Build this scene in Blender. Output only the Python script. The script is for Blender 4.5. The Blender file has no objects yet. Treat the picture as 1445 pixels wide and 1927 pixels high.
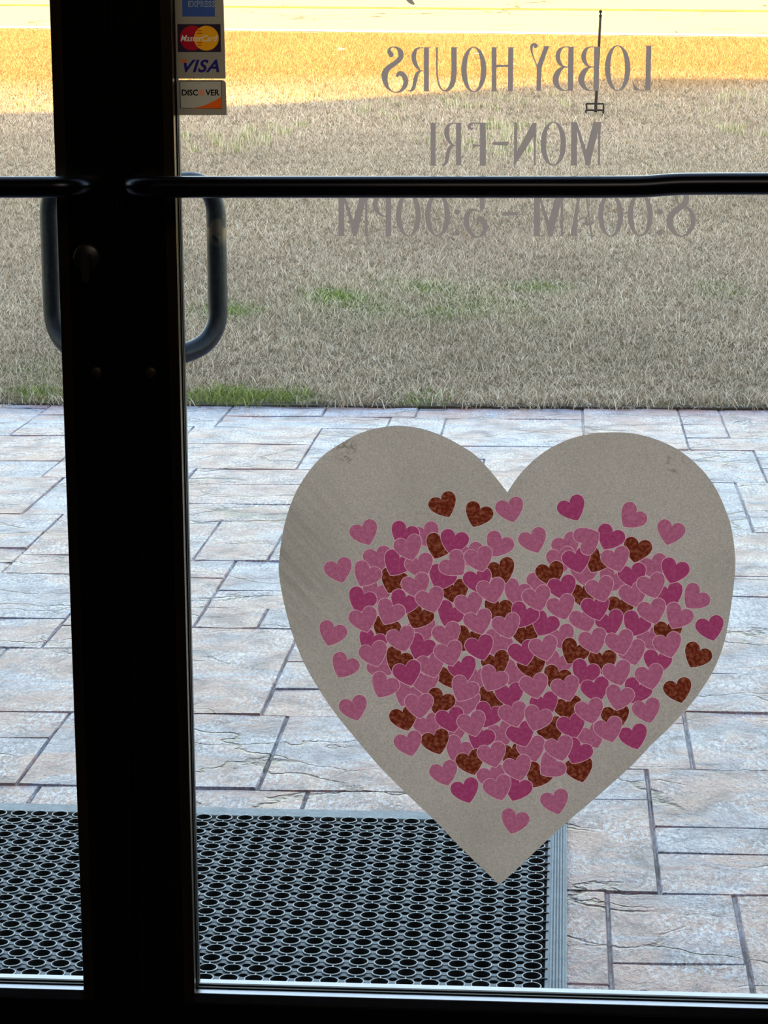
import bpy, bmesh, math, random
import numpy as np
from mathutils import Vector, Matrix
from mathutils.geometry import delaunay_2d_cdt
random.seed(7); RNG = np.random.default_rng(7)
S = bpy.context.scene
COL = S.collection

# ------------------------------------------------------------------ camera
FPX = 4287.0; CX, CY = 722.5, 963.5
_y = np.array([1068-CX, 77-CY, FPX]); _y /= np.linalg.norm(_y)
_z = np.array([120., 20800., FPX]); _z -= _z.dot(_y)*_y; _z /= np.linalg.norm(_z)
_x = np.cross(_z, _y)
if _x[0] < 0: _x = -_x
RW = np.array([_x, _y, -_z])
CAMP = np.array([0, -2.55, 1.22])
cam = bpy.data.cameras.new('camera'); co = bpy.data.objects.new('camera', cam); COL.objects.link(co)
cam.sensor_fit = 'VERTICAL'; cam.sensor_height = 36; cam.sensor_width = 36
cam.lens = FPX/1927*36; cam.clip_start = .05; cam.clip_end = 500
M = Matrix.Identity(4)
for i in range(3):
    M[i][0] = RW[i, 0]; M[i][1] = -RW[i, 1]; M[i][2] = -RW[i, 2]; M[i][3] = CAMP[i]
co.matrix_world = M
S.camera = co

# ------------------------------------------------------------------ sky, sun, exposure
SUN_EL = math.radians(14)
W = bpy.data.worlds.new('sky'); S.world = W; W.use_nodes = True
nt = W.node_tree; nt.nodes.clear()
sk = nt.nodes.new('ShaderNodeTexSky'); sk.sky_type = 'NISHITA'; sk.sun_disc = False
sk.sun_elevation = SUN_EL; sk.sun_rotation = math.radians(180); sk.air_density = 1.0; sk.dust_density = 1.0; sk.ozone_density = .6
bg = nt.nodes.new('ShaderNodeBackground'); bg.inputs[1].default_value = 1.0
wo = nt.nodes.new('ShaderNodeOutputWorld'); wb = nt.nodes.new('ShaderNodeMixRGB'); wb.blend_type = 'MULTIPLY'; wb.inputs[0].default_value = 1; wb.inputs[2].default_value = (1.16, 1.0, .86, 1)   # the camera's white balance
nt.links.new(sk.outputs[0], wb.inputs[1]); nt.links.new(wb.outputs[0], bg.inputs[0]); nt.links.new(bg.outputs[0], wo.inputs[0])
sun = bpy.data.lights.new('sun', 'SUN'); sun.energy = 15; sun.color = (1, .60, .12); sun.angle = math.radians(.35)
so = bpy.data.objects.new('sun', sun); COL.objects.link(so)
so.rotation_euler = (math.pi/2-SUN_EL, 0, 0); so.location = (0, -30, 12)      # shines along +Y, from behind the building
S.view_settings.view_transform = 'Standard'; S.view_settings.look = 'None'
S.view_settings.exposure = 0.0; S.view_settings.gamma = 1; S.view_settings.use_curve_mapping = False
fill_light = bpy.data.lights.new('room_fill', 'AREA'); fill_light.energy = 10.0; fill_light.size = 1.2; fill_light.color = (1, .82, .62)  # added warm fill to bring up lock and decal; no fixture stands there
lo = bpy.data.objects.new('room_fill', fill_light); COL.objects.link(lo); lo.location = (.2, -3.2, 2.66)

def ray(x, y): return RW @ np.array([x-CX, y-CY, FPX])
def onY(x, y, Y): d = ray(x, y); return CAMP+(Y-CAMP[1])/d[1]*d
def onZ(x, y, Z=0.): d = ray(x, y); return CAMP+(Z-CAMP[2])/d[2]*d
SLOPE, EDGE = .07, 5.116
def gz(Y): return max(0., SLOPE*(Y-EDGE))
def onS(x, y):
    d = ray(x, y); t = (SLOPE*(CAMP[1]-EDGE)-CAMP[2])/(d[2]-SLOPE*d[1]); return CAMP+t*d

# ------------------------------------------------------------------ helpers
def link(o, parent=None):
    COL.objects.link(o)
    if parent is not None: o.parent = parent
    return o
def obj(name, verts, faces, mats, parent=None, midx=None, loc=(0, 0, 0), smooth=False):
    me = bpy.data.meshes.new(name)
    me.from_pydata([tuple(map(float, v)) for v in verts], [], [tuple(f) for f in faces])
    for m in (mats if isinstance(mats, (list, tuple)) else [mats]): me.materials.append(m)
    if midx is not None: me.polygons.foreach_set('material_index', list(midx))
    if smooth: me.polygons.foreach_set('use_smooth', [True]*len(me.polygons))
    me.update()
    o = bpy.data.objects.new(name, me); o.location = loc
    return link(o, parent)
def tag(o, label=None, cat=None, group=None, kind=None):
    if label: o['label'] = label
    if cat: o['category'] = cat
    if group: o['group'] = group
    if kind: o['kind'] = kind
    return o
def empty(name, loc=(0, 0, 0)):
    o = bpy.data.objects.new(name, None); o.location = loc; o.empty_display_size = .05; return link(o)
class MB:
    def __init__(s): s.v = []; s.f = []; s.m = []
    def add(s, v, f, m=0):
        n = len(s.v); s.v += [tuple(p) for p in v]; s.f += [tuple(i+n for i in q) for q in f]; s.m += [m]*len(f); return s
    def box(s, x0, x1, y0, y1, z0, z1, b=0., m=0):
        if b <= 0:
            v = [(x0,y0,z0),(x1,y0,z0),(x1,y1,z0),(x0,y1,z0),(x0,y0,z1),(x1,y0,z1),(x1,y1,z1),(x0,y1,z1)]
            return s.add(v, [(0,3,2,1),(4,5,6,7),(0,1,5,4),(1,2,6,5),(2,3,7,6),(3,0,4,7)], m)
        bm = bmesh.new(); bmesh.ops.create_cube(bm, size=1)
        for p in bm.verts: p.co = Vector((x0+(p.co.x+.5)*(x1-x0), y0+(p.co.y+.5)*(y1-y0), z0+(p.co.z+.5)*(z1-z0)))
        bmesh.ops.bevel(bm, geom=bm.edges[:], offset=b, segments=2, affect='EDGES', profile=.5)
        bm.verts.index_update()
        s.add([tuple(p.co) for p in bm.verts], [[q.index for q in f.verts] for f in bm.faces], m); bm.free(); return s
    def tube(s, pts, r, n=16, m=0, caps=True):
        P = [Vector(tuple(map(float, p))) for p in pts]; R = [float(q) for q in r] if isinstance(r, (list, tuple)) else [float(r)]*len(P)
        t0 = (P[1]-P[0]).normalized(); u = t0.orthogonal().normalized(); rings = []
        for i, p in enumerate(P):
            t = (P[min(i+1, len(P)-1)]-P[max(i-1, 0)]).normalized()
            u = (u-t*u.dot(t)).normalized(); w = t.cross(u)
            rings.append([p+R[i]*(math.cos(a)*u+math.sin(a)*w) for a in (2*math.pi*k/n for k in range(n))])
        v = [q for rg in rings for q in rg]; f = []
        for i in range(len(P)-1):
            for k in range(n): f.append((i*n+k, i*n+(k+1) % n, (i+1)*n+(k+1) % n, (i+1)*n+k))
        if caps: f += [tuple(range(n))[::-1], tuple((len(P)-1)*n+k for k in range(n))]
        return s.add(v, f, m)
    def lathe(s, prof, c, axis='z', n=24, m=0):
        v = []; f = []
        for (r, h) in prof:
            for k in range(n):
                a = 2*math.pi*k/n; x, y = r*math.cos(a), r*math.sin(a)
                v.append((c[0]+x, c[1]+y, c[2]+h) if axis == 'z' else (c[0]+x, c[1]+h, c[2]+y))
        for i in range(len(prof)-1):
            for k in range(n): f.append((i*n+k, i*n+(k+1) % n, (i+1)*n+(k+1) % n, (i+1)*n+k))
        return s.add(v, f, m)
    def build(s, name, mats, parent=None, smooth=False, loc=(0, 0, 0)):
        v = [(a-loc[0], b-loc[1], c-loc[2]) for a, b, c in s.v]
        o = obj(name, v, s.f, mats, parent, s.m, loc, smooth)
        if smooth:
            bm = bmesh.new(); bm.from_mesh(o.data); bmesh.ops.recalc_face_normals(bm, faces=bm.faces[:])
            for e in bm.edges:
                if len(e.link_faces) == 2 and e.calc_face_angle(0) > .7: e.smooth = False
            bm.to_mesh(o.data); bm.free()
        return o
def spline(pts, n=8):
    P = [np.array(p, float) for p in pts]; P = [2*P[0]-P[1]]+P+[2*P[-1]-P[-2]]; out = []
    for i in range(1, len(P)-2):
        for k in range(n):
            t = k/n; a, b, c, d = P[i-1:i+3]
            out.append(.5*((2*b)+(-a+c)*t+(2*a-5*b+4*c-d)*t*t+(-a+3*b-3*c+d)*t**3))
    out.append(P[-2]); return out
def bend(pts, rad, n=8):
    """polyline with every inner corner rounded by an arc of radius about rad"""
    P = [Vector(tuple(map(float, p))) for p in pts]; out = [P[0]]
    for i in range(1, len(P)-1):
        a = (P[i-1]-P[i]); b = (P[i+1]-P[i]); d = min(rad, a.length*.49, b.length*.49)
        p0 = P[i]+a.normalized()*d; p1 = P[i]+b.normalized()*d
        for k in range(n+1):
            t = k/n; out.append((1-t)**2*p0+2*t*(1-t)*P[i]+t*t*p1)
    out.append(P[-1]); return out

# ------------------------------------------------------------------ materials
def srgb(r, g, b):
    return tuple(((c/255)/12.92 if c/255 <= .04045 else ((c/255+.055)/1.055)**2.4) for c in (r, g, b))+(1,)
class NT:
    def __init__(s, name):
        s.mat = bpy.data.materials.new(name); s.mat.use_nodes = True; s.t = s.mat.node_tree; s.t.nodes.clear()
        s.out = s.n('OutputMaterial')
    def n(s, kind, **kw):
        q = s.t.nodes.new('ShaderNode'+kind)
        for k, v in kw.items(): setattr(q, k, v)
        return q
    def l(s, a, b): s.t.links.new(a, b)
    def pos(s, sc=(1, 1, 1)):
        g = s.n('NewGeometry'); m = s.n('Mapping'); m.inputs['Scale'].default_value = sc
        s.l(g.outputs['Position'], m.inputs['Vector']); return m.outputs[0]
    def noise(s, sc, vec=None, det=3, rough=.55, dist=0):
        q = s.n('TexNoise'); q.inputs['Scale'].default_value = sc; q.inputs['Detail'].default_value = det
        q.inputs['Roughness'].default_value = rough; q.inputs['Distortion'].default_value = dist
        s.l(vec if vec is not None else s.pos(), q.inputs['Vector']); return q.outputs['Fac']
    def ramp(s, fac, stops):
        q = s.n('ValToRGB'); e = q.color_ramp.elements
        while len(e) < len(stops): e.new(.5)
        for i, (p, c) in enumerate(stops):
            e[i].position = p; e[i].color = c if not isinstance(c, (int, float)) else (c, c, c, 1)
        s.l(fac, q.inputs[0]); return q.outputs[0]
    def mix(s, fac, a, b, mode='MIX'):
        q = s.n('MixRGB', blend_type=mode)
        for i, v in ((0, fac), (1, a), (2, b)):
            if isinstance(v, (int, float)): q.inputs[i].default_value = v if i == 0 else (v, v, v, 1)
            elif isinstance(v, tuple): q.inputs[i].default_value = v
            else: s.l(v, q.inputs[i])
        return q.outputs[0]
    def math(s, op, a, b=0.):
        q = s.n('Math', operation=op)
        for i, v in ((0, a), (1, b)):
            if isinstance(v, (int, float)): q.inputs[i].default_value = v
            else: s.l(v, q.inputs[i])
        return q.outputs[0]
    def bump(s, h, st=.3, d=.002, nrm=None):
        q = s.n('Bump'); q.inputs['Strength'].default_value = st; q.inputs['Distance'].default_value = d
        s.l(h, q.inputs['Height'])
        if nrm is not None: s.l(nrm, q.inputs['Normal'])
        return q.outputs[0]
    def bsdf(s, col, rough=.5, metal=0., nrm=None, spec=.5):
        q = s.n('BsdfPrincipled')
        for k, v in (('Base Color', col), ('Roughness', rough), ('Metallic', metal), ('Specular IOR Level', spec)):
            if isinstance(v, (int, float, tuple)): q.inputs[k].default_value = v
            else: s.l(v, q.inputs[k])
        if nrm is not None: s.l(nrm, q.inputs['Normal'])
        s.l(q.outputs[0], s.out.inputs[0]); return q
def simple(name, col, rough=.5, metal=0., spec=.5, grain=None):
    m = NT(name); c = col; nr = None
    if grain:
        f = m.noise(grain, det=4); c = m.mix(.35, col, m.mix(f, tuple(x*.55 for x in col[:3])+(1,), tuple(min(1, x*1.45) for x in col[:3])+(1,)))
        nr = m.bump(f, .15, .0005)
    m.bsdf(c, rough, metal, nr, spec); return m.mat

stopmetal = simple('satin glazing stop', srgb(150, 150, 156), .30, 1., grain=90)
stopdark = simple('bronze glazing stop side', srgb(112, 96, 76), .34, 1., grain=90)
bronze = simple('dark bronze anodised metal', srgb(58, 52, 50), .32, .9, grain=90)
barmetal = simple('dark bronze round bar', srgb(70, 72, 80), .28, .95, grain=60)
m = NT('weathered pull handle'); f1 = m.noise(14, det=5, rough=.7); f2 = m.noise(160, det=3)
vd = m.n('VectorMath', operation='DISTANCE'); gg = m.n('NewGeometry'); m.l(gg.outputs['Position'], vd.inputs[0]); vd.inputs[1].default_value = (-.402, .088, 1.006)
bare = m.math('MULTIPLY', m.ramp(vd.outputs['Value'], [(.010, 1.), (.020, 0.)]), m.ramp(m.noise(70, det=2), [(.44, 0.), (.50, 1.)]))
m.bsdf(m.mix(bare, m.mix(f2, srgb(52, 58, 68), srgb(86, 92, 102)), srgb(128, 120, 110)), .42, .75, m.bump(f2, .2, .0004)); handlemat = m.mat
gasket = simple('black rubber gasket', (.008, .008, .009, 1), .6)
chromedark = simple('dark steel lock', srgb(96, 96, 96), .38, .8)
boltmat = simple('dull brass-toned bolt', srgb(96, 88, 70), .5, .7, grain=300)
wallpaint = simple('dark painted interior', srgb(60, 55, 50), .8, grain=6)
carpet = simple('dark carpet', srgb(34, 30, 30), .95, grain=120)
brickext = simple('tan exterior wall', srgb(150, 130, 108), .85, grain=8)
concrete = simple('joint concrete', srgb(88, 84, 84), .9, grain=60)
black_iron = simple('black painted iron', srgb(22, 22, 24), .5, .4, grain=40)

m = NT('clear door glass')
tr = m.n('BsdfTransparent'); tr.inputs[0].default_value = (.955, .965, .96, 1)
gl = m.n('BsdfGlossy'); gl.inputs['Roughness'].default_value = 0.0
fr = m.n('Fresnel'); fr.inputs[0].default_value = 1.5
mx = m.n('MixShader'); m.l(m.math('MULTIPLY', fr.outputs[0], .5), mx.inputs[0]); m.l(tr.outputs[0], mx.inputs[1]); m.l(gl.outputs[0], mx.inputs[2]); m.l(mx.outputs[0], m.out.inputs[0])
glass = m.mat

TRANS = .62
def film(name, col, speck=None, tr=TRANS, dirty=False, fine=.12):
    """printed vinyl: part of the light comes through it, part is reflected"""
    m = NT(name); c = col
    g = m.noise(700, det=3, rough=.8)
    c = m.mix(min(1, fine*3), col, m.ramp(g, [(.3, .25), (.7, .75)]), 'OVERLAY')
    g2 = m.noise(420, det=3, rough=.7); c = m.mix(m.ramp(g2, [(.52, 0.), (.7, fine*2)]), c, tuple(x*.45 for x in col[:3])+(1,))
    if speck:
        v = m.noise(230, det=3, rough=.5); c = m.mix(m.ramp(v, [(.44, 0.), (.68, .72)]), c, speck)
    if dirty:
        a = m.noise(7, det=5, rough=.6); c = m.mix(m.ramp(a, [(.42, 0.), (.72, .28)]), c, (.26, .21, .17, 1))
        # scuffed streaks running up to the left, densest near the left edge
        g = m.n('NewGeometry'); mp = m.n('Mapping'); mp.inputs['Rotation'].default_value = (0, math.radians(-50), 0); mp2 = m.n('Mapping'); mp2.inputs['Scale'].default_value = (6, 1, 120)
        m.l(g.outputs['Position'], mp.inputs['Vector']); m.l(mp.outputs[0], mp2.inputs['Vector']); st = m.noise(1.0, mp2.outputs[0], det=4, rough=.7)
        sx = m.n('SeparateXYZ'); m.l(g.outputs['Position'], sx.inputs[0])
        mask = m.math('MULTIPLY', m.ramp(sx.outputs[0], [(0., 1.), (1., 1.)]), 1.)
        dx = m.math('SUBTRACT', sx.outputs[0], -.315); dz = m.math('SUBTRACT', sx.outputs[2], .63)
        dd = m.math('SQRT', m.math('ADD', m.math('POWER', m.math('MULTIPLY', dx, 1.), 2.), m.math('POWER', m.math('MULTIPLY', dz, .75), 2.)))
        mask = m.ramp(dd, [(.02, .55), (.095, 0.)])
        c = m.mix(m.math('MULTIPLY', m.ramp(st, [(.38, .25), (.62, 1.)]), mask), c, (.20, .165, .135, 1))
        # rubbed fingerprints near both shoulders
        for (fx, fz, rr) in ((-.249, .760, .022), (.128, .748, .020)):
            ex = m.math('SUBTRACT', sx.outputs[0], fx); ez = m.math('SUBTRACT', sx.outputs[2], fz)
            ed = m.math('SQRT', m.math('ADD', m.math('POWER', ex, 2.), m.math('POWER', ez, 2.)))
            w = m.noise(70, det=4, rough=.7, dist=1.5)
            c = m.mix(m.math('MULTIPLY', m.ramp(ed, [(rr*.35, .75), (rr*.8, 0.)]), m.ramp(w, [(.52, 0.), (.60, 1.)])), c, (.17, .13, .10, 1))
    d = m.n('BsdfDiffuse'); t = m.n('BsdfTranslucent'); m.l(c, d.inputs[0]); m.l(c, t.inputs[0])
    mx = m.n('MixShader'); mx.inputs[0].default_value = tr; m.l(d.outputs[0], mx.inputs[1]); m.l(t.outputs[0], mx.inputs[2]); m.l(mx.outputs[0], m.out.inputs[0])
    return m.mat
def lin(r, g, b, a=1): return (r, g, b, 1)
f_base = film('white vinyl', lin(.47, .375, .325), dirty=True, fine=.17)
f_rim = film('pale pink print line', lin(.72, .38, .42), fine=0.02)
f_pink = film('rose glitter print', lin(.43, .104, .18), speck=(.50, .15, .24, 1), fine=.18)
f_mag = film('magenta glitter print', lin(.36, .042, .125), speck=(.42, .075, .165, 1))
f_red = film('dark red glitter print', lin(.125, .015, .007), speck=(.34, .095, .05, 1))
f_let = film('grey vinyl lettering', lin(.30, .225, .205), fine=.02)

# ------------------------------------------------------------------ setting: the building
PAR = [(-10.1, 4.06), (-4.35, 4.41), (-3.04, 4.52), (-1.89, 4.71), (-1.16, 4.9), (-0.3, 5.09), (0.06, 5.24), (0.43, 5.33), (1.73, 5.28), (8.1, 5.18)]
struct = lambda o: tag(o, kind='structure')
struct(MB().box(-9.9, 7.9, -8, -.002, -.25, -.0, 0).build('floor', carpet))
struct(MB().box(-9.9, 7.9, -7.999, -.06, 2.75, 2.95).build('ceiling', wallpaint))
struct(MB().box(-9.9, 7.9, -8.2, -8, -.25, 4.3).build('wall_back', wallpaint))
struct(MB().box(-10.1, -9.9, -8.2, .05, -.25, 4.3).build('wall_left', wallpaint))
struct(MB().box(7.9, 8.1, -8.2, .05, -.25, 4.3).build('wall_right', wallpaint))
XL, XR, DH = -1.47, .455, 2.16
wf = MB(); wf.box(-9.9, XL, -.05, .05, -.3, 3.0); wf.box(XR, 7.9, -.05, .05, -.3, 3.0); wf.box(XL, XR, -.05, .05, DH, 3.0)
struct(wf.build('wall_front', brickext))
# sloped parapet of the facade, whose shadow lies across the lawn
prof = [(-10.1, 3.0), (8.1, 3.0), (8.1, PAR[-1][1])]+[(x, z) for x, z in PAR[::-1]][1:]+[]
prof = [(-10.1, 3.0), (8.1, 3.0)]+[(x, z) for x, z in PAR[::-1]]
n = len(prof); v = [(x, -.05, z) for x, z in prof]+[(x, .05, z) for x, z in prof]
f = [tuple(range(n)), tuple(range(2*n-1, n-1, -1))]+[(i, i+n, (i+1) % n+n, (i+1) % n) for i in range(n)]
struct(obj('parapet', v, f, brickext))
fr_ = MB(); fr_.box(XL, XL+.045, -.05, .06, 0, DH, .002); fr_.box(XR-.045, XR, -.05, .06, 0, DH, .002); fr_.box(XL+.045, XR-.045, -.05, .06, DH-.045, DH, .002)
struct(fr_.build('trim_1', bronze)); struct(MB().box(XL+.045, XR-.045, -.04, .08, 0, .010, .003).build('trim_2', bronze))
# ------------------------------------------------------------------ patio with its stamped stones
STONES = '''
-1.7 -1.14 1.475 1.928;-1.14 -.87 1.475 1.928;-.87 -.553 1.475 1.70;-.87 -.553 1.70 2.107;-1.07 -.87 1.928 2.112;-1.7 -1.07 1.928 2.17
-.553 -.25 1.85 2.107;-.553 -.25 1.65 1.85;-.553 -.25 1.475 1.65;-.25 .227 1.475 1.81;-.25 .1 1.81 2.107;.1 .62 1.81 2.174;.227 .62 1.543 1.81;-.25 .1 2.107 2.174
-1.6 -.911 1.309 1.475;-1.6 -.911 1.05 1.309;-.911 -.503 1.05 1.475;-.503 -.10 1.047 1.475;-.10 .227 1.2 1.475;.227 .62 1.2 1.543
-1.6 -.87 .62 1.05;-.87 -.418 .62 1.047;-.418 -.10 .62 1.047;-.10 .147 1.033 1.2;-.10 .147 .62 1.033;.147 .62 .909 1.2;.147 .62 .788 .909;.147 .62 .618 .788
-1.6 -.9 .08 .35;-1.6 -.9 .35 .62;-.9 -.5 .08 .62;-.5 -.25 .08 .62;-.25 .0705 .283 .62;.0705 .2545 .358 .618;.2545 .62 .2 .618;.0705 .2545 .08 .358;-.25 .0705 .08 .283;.2545 .62 .08 .2
.62 1.1 .08 .45;.62 1.1 .45 .788;.62 1.2 .788 1.2;.62 1.2 1.2 1.475;.62 1.2 1.475 1.81;.62 1.2 1.81 2.174
-1.8 -1.318 2.59 2.705;-1.8 -1.318 2.705 2.857;-1.8 -1.318 2.857 3.27;-1.318 -1.07 2.59 2.785;-1.318 -1.07 2.785 3.27;-1.8 -1.07 2.17 2.59;-1.07 -.782 2.112 2.56;-1.07 -.782 2.56 2.75
-.782 -.644 2.107 2.285;-.644 -.25 2.107 2.285;-.782 -.25 2.285 2.448;-.782 -.25 2.448 2.75;-.25 .1 2.174 2.5;-.25 .1 2.5 2.75
-1.07 -.887 2.75 3.235;-.887 -.706 2.75 3.235;-.706 -.25 2.75 3.235;-.25 .1 2.75 3.235
-1.07 -.55 3.235 3.435;-1.07 -.55 3.435 3.713;-1.07 -.55 3.713 3.945;-.55 -.1 3.235 3.6;-.55 -.2345 3.6 3.945;-.1 .1 3.235 3.6
-1.9 -1.43 3.27 3.785;-1.43 -1.07 3.27 3.785;-2.2 -1.496 3.785 4.05;-1.496 -1.196 3.785 3.977;-1.196 -1.07 3.785 3.945;-2.2 -1.496 4.05 4.49;-1.496 -1.196 3.977 4.49
-2.6 -1.76 4.49 5.03;-2.6 -1.76 5.03 5.11;-1.76 -1.40 4.49 4.715;-1.76 -1.40 4.715 4.9;-1.76 -1.40 4.9 5.11;-1.40 -1.129 4.68 5.11;-1.40 -1.196 4.49 4.68
-1.196 -.777 3.945 4.36;-1.196 -.777 4.36 4.68;-1.129 -.804 4.9 5.07;-1.129 -.804 5.07 5.11;-.804 -.491 4.9 5.11;-1.129 -.570 4.68 4.9;-.570 -.3865 4.66 4.89
-.491 .063 4.887 5.11;-.3865 .063 4.643 4.88;-.3865 .063 4.362 4.643;-.777 -.3865 4.139 4.66;-.3865 .063 4.139 4.362;-.777 -.2345 3.945 4.139;-.2345 .1 3.6 4.139
.063 .382 4.61 5.11;.063 .382 4.325 4.61;.382 .518 4.788 5.11;.382 .518 4.536 4.788;.518 1.3 4.536 5.11;.382 .98 4.325 4.536;.98 1.3 4.325 4.536
.1 .574 3.81 4.325;.574 1.2 4.203 4.325;.574 1.2 4.016 4.203;.574 1.2 3.81 4.016;.1 .483 3.13 3.81;.483 1.2 3.372 3.81;.483 1.2 3.13 3.372
.1 1.1 2.648 3.13;.1 1.1 2.452 2.648;.1 1.1 2.174 2.452;.063 .1 4.139 4.325
'''
rects = [tuple(map(float, r.split())) for ln in STONES.split('\n') for r in ln.split(';') if r.strip()]
extra = []
for side in (0, 1):      # the same ashlar pattern carried on to both ends of the patio
    run = None
    for k in range(int((5.11-.08)/.01)+1):
        y = .085+k*.01; hit = [r for r in rects if r[2] <= y < r[3]]
        e = (min(r[0] for r in hit) if side == 0 else max(r[1] for r in hit)) if hit else None
        if run and (e != run[0] or y-run[1] > .42):
            extra.append((side, run[0], run[1], y)); run = None
        if run is None and e is not None: run = (e, y-.005 if k else .08)
    if run: extra.append((side, run[0], run[1], 5.11))
for side, e, ya, yb in extra:
    x, end = (e, -3.19) if side == 0 else (e, 1.99)
    while abs(end-x) > .12:
        w = random.uniform(.35, .75); nx_ = max(end, x-w) if side == 0 else min(end, x+w)
        if abs(end-nx_) < .15: nx_ = end
        if yb-ya > .03: rects.append((min(x, nx_), max(x, nx_), ya, yb))
        x = nx_
m = NT('stamped slate concrete')
P0 = m.pos(); oi = m.n('ObjectInfo'); rnd = oi.outputs['Random']
big = m.noise(4.5, m.pos((.7, 1.2, 1)), det=6, rough=.7, dist=.8); mid = m.noise(13, m.pos((1.0, .75, 1)), det=7, rough=.75, dist=.5); fine = m.noise(150, m.pos((1.2, .55, 1)), det=4, rough=.75)
tone = m.math('ADD', m.math('MULTIPLY', big, .9), m.math('MULTIPLY', rnd, .20))
c = m.ramp(tone, [(.34, srgb(136, 148, 182)), (.49, srgb(152, 150, 180)), (.56, srgb(176, 138, 144)), (.72, srgb(180, 124, 118))])
c = m.mix(m.ramp(mid, [(.34, .85), (.53, 0.)]), c, srgb(104, 92, 98))
c = m.mix(m.ramp(fine, [(.34, .85), (.54, 0.)]), c, srgb(104, 100, 114))
c = m.mix(m.math('MULTIPLY', m.ramp(m.noise(110, m.pos((1.3, .5, 1)), det=4, rough=.75), [(.46, 0.), (.60, .9)]), m.ramp(m.noise(6.5, P0, det=4, rough=.6), [(.42, .0), (.62, .9)])), c, srgb(222, 228, 248))
# cleft lines
vo = m.n('TexVoronoi', feature='DISTANCE_TO_EDGE'); wv = m.n('Mapping'); wv.inputs['Scale'].default_value = (2.2, 6.5, 1)
ds = m.n('TexNoise'); ds.inputs['Scale'].default_value = 5; ds.inputs['Detail'].default_value = 5; m.l(P0, ds.inputs['Vector'])
va = m.n('VectorMath', operation='MULTIPLY_ADD'); m.l(ds.outputs['Color'], va.inputs[0]); va.inputs[1].default_value = (.5, .3, 0); m.l(P0, va.inputs[2])
m.l(va.outputs[0], wv.inputs[0]); m.l(wv.outputs[0], vo.inputs['Vector']); vo.inputs['Scale'].default_value = 1.0
gate = m.ramp(m.noise(2.7, m.pos((1, 1, 1)), det=2), [(.46, 0.), (.56, 1.)])
crack = m.math('MULTIPLY', m.ramp(vo.outputs['Distance'], [(.004, 1.), (.026, 0.)]), gate)
c = m.mix(m.math('MULTIPLY', crack, .75), c, srgb(70, 64, 68))
h = m.math('SUBTRACT', m.math('ADD', m.math('MULTIPLY', mid, 1.0), m.math('MULTIPLY', fine, .30)), m.math('MULTIPLY', crack, .6))
m.bsdf(c, m.ramp(mid, [(.3, .48), (.7, .25)]), 0, m.bump(h, 1., .015), .5)
slate = m.mat
m = NT('weathered joint concrete'); a = m.noise(9, det=5, rough=.75); b = m.noise(90, det=3)
m.bsdf(m.mix(m.ramp(a, [(.40, 0.), (.56, 1.)]), srgb(78, 72, 74), m.mix(b, srgb(132, 126, 132), srgb(200, 198, 206))), .6, 0, m.bump(b, .5, .002), .5); jointmat = m.mat
patio = struct(MB().box(-3.2, 2.0, .051, EDGE, -.15, -.0048).build('patio', jointmat, loc=(0, .051, 0)))
for (x0, x1, y0, y1) in rects:
    g = .0016; a = x0+.0015; b = x1-.0015; c0 = y0+g; d = y1-g; nx = max(1, int((b-a)/.14)); ny = max(1, int((d-c0)/.14))
    nx, ny = min(nx, 3), min(ny, 2); hz = random.uniform(-.0012, .0012); ox, oy = (a+b)/2, (c0+d)/2
    V = []; F = []; bv = .0028
    xs = [a+bv]+[a+(b-a)*(i+random.uniform(-.2, .2))/(nx+1) for i in range(1, nx+1)]+[b-bv]
    ys = [c0+bv]+[c0+(d-c0)*(i+random.uniform(-.2, .2))/(ny+1) for i in range(1, ny+1)]+[d-bv]
    if d-c0 < .05: ys = [c0+bv, d-bv]
    NX, NY = len(xs), len(ys)
    for j, y in enumerate(ys):
        for i, x in enumerate(xs): V.append((x-ox+random.uniform(-.001, .001), y-oy+random.uniform(-.001, .001), hz+random.uniform(-.0018, .0018)))
    for j in range(NY-1):
        for i in range(NX-1): F.append((j*NX+i, j*NX+i+1, (j+1)*NX+i+1, (j+1)*NX+i))
    ringi = [i for i in range(NX)]+[j*NX+NX-1 for j in range(1, NY)]+[(NY-1)*NX+i for i in range(NX-2, -1, -1)]+[j*NX for j in range(NY-2, 0, -1)]
    low = len(V)
    for q in ringi:
        vx, vy, _ = V[q]; ex = (a-ox) if abs(vx-(a+bv-ox)) < .002 else ((b-ox) if abs(vx-(b-bv-ox)) < .002 else vx)
        ey = (c0-oy) if abs(vy-(c0+bv-oy)) < .002 else ((d-oy) if abs(vy-(d-bv-oy)) < .002 else vy)
        V.append((ex, ey, -.0050))
    for k in range(len(ringi)): F.append((ringi[k], low+k, low+(k+1) % len(ringi), ringi[(k+1) % len(ringi)]))
    obj('paving_stone', V, F, slate, patio, loc=(ox, oy-.051, 0), smooth=False)

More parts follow.
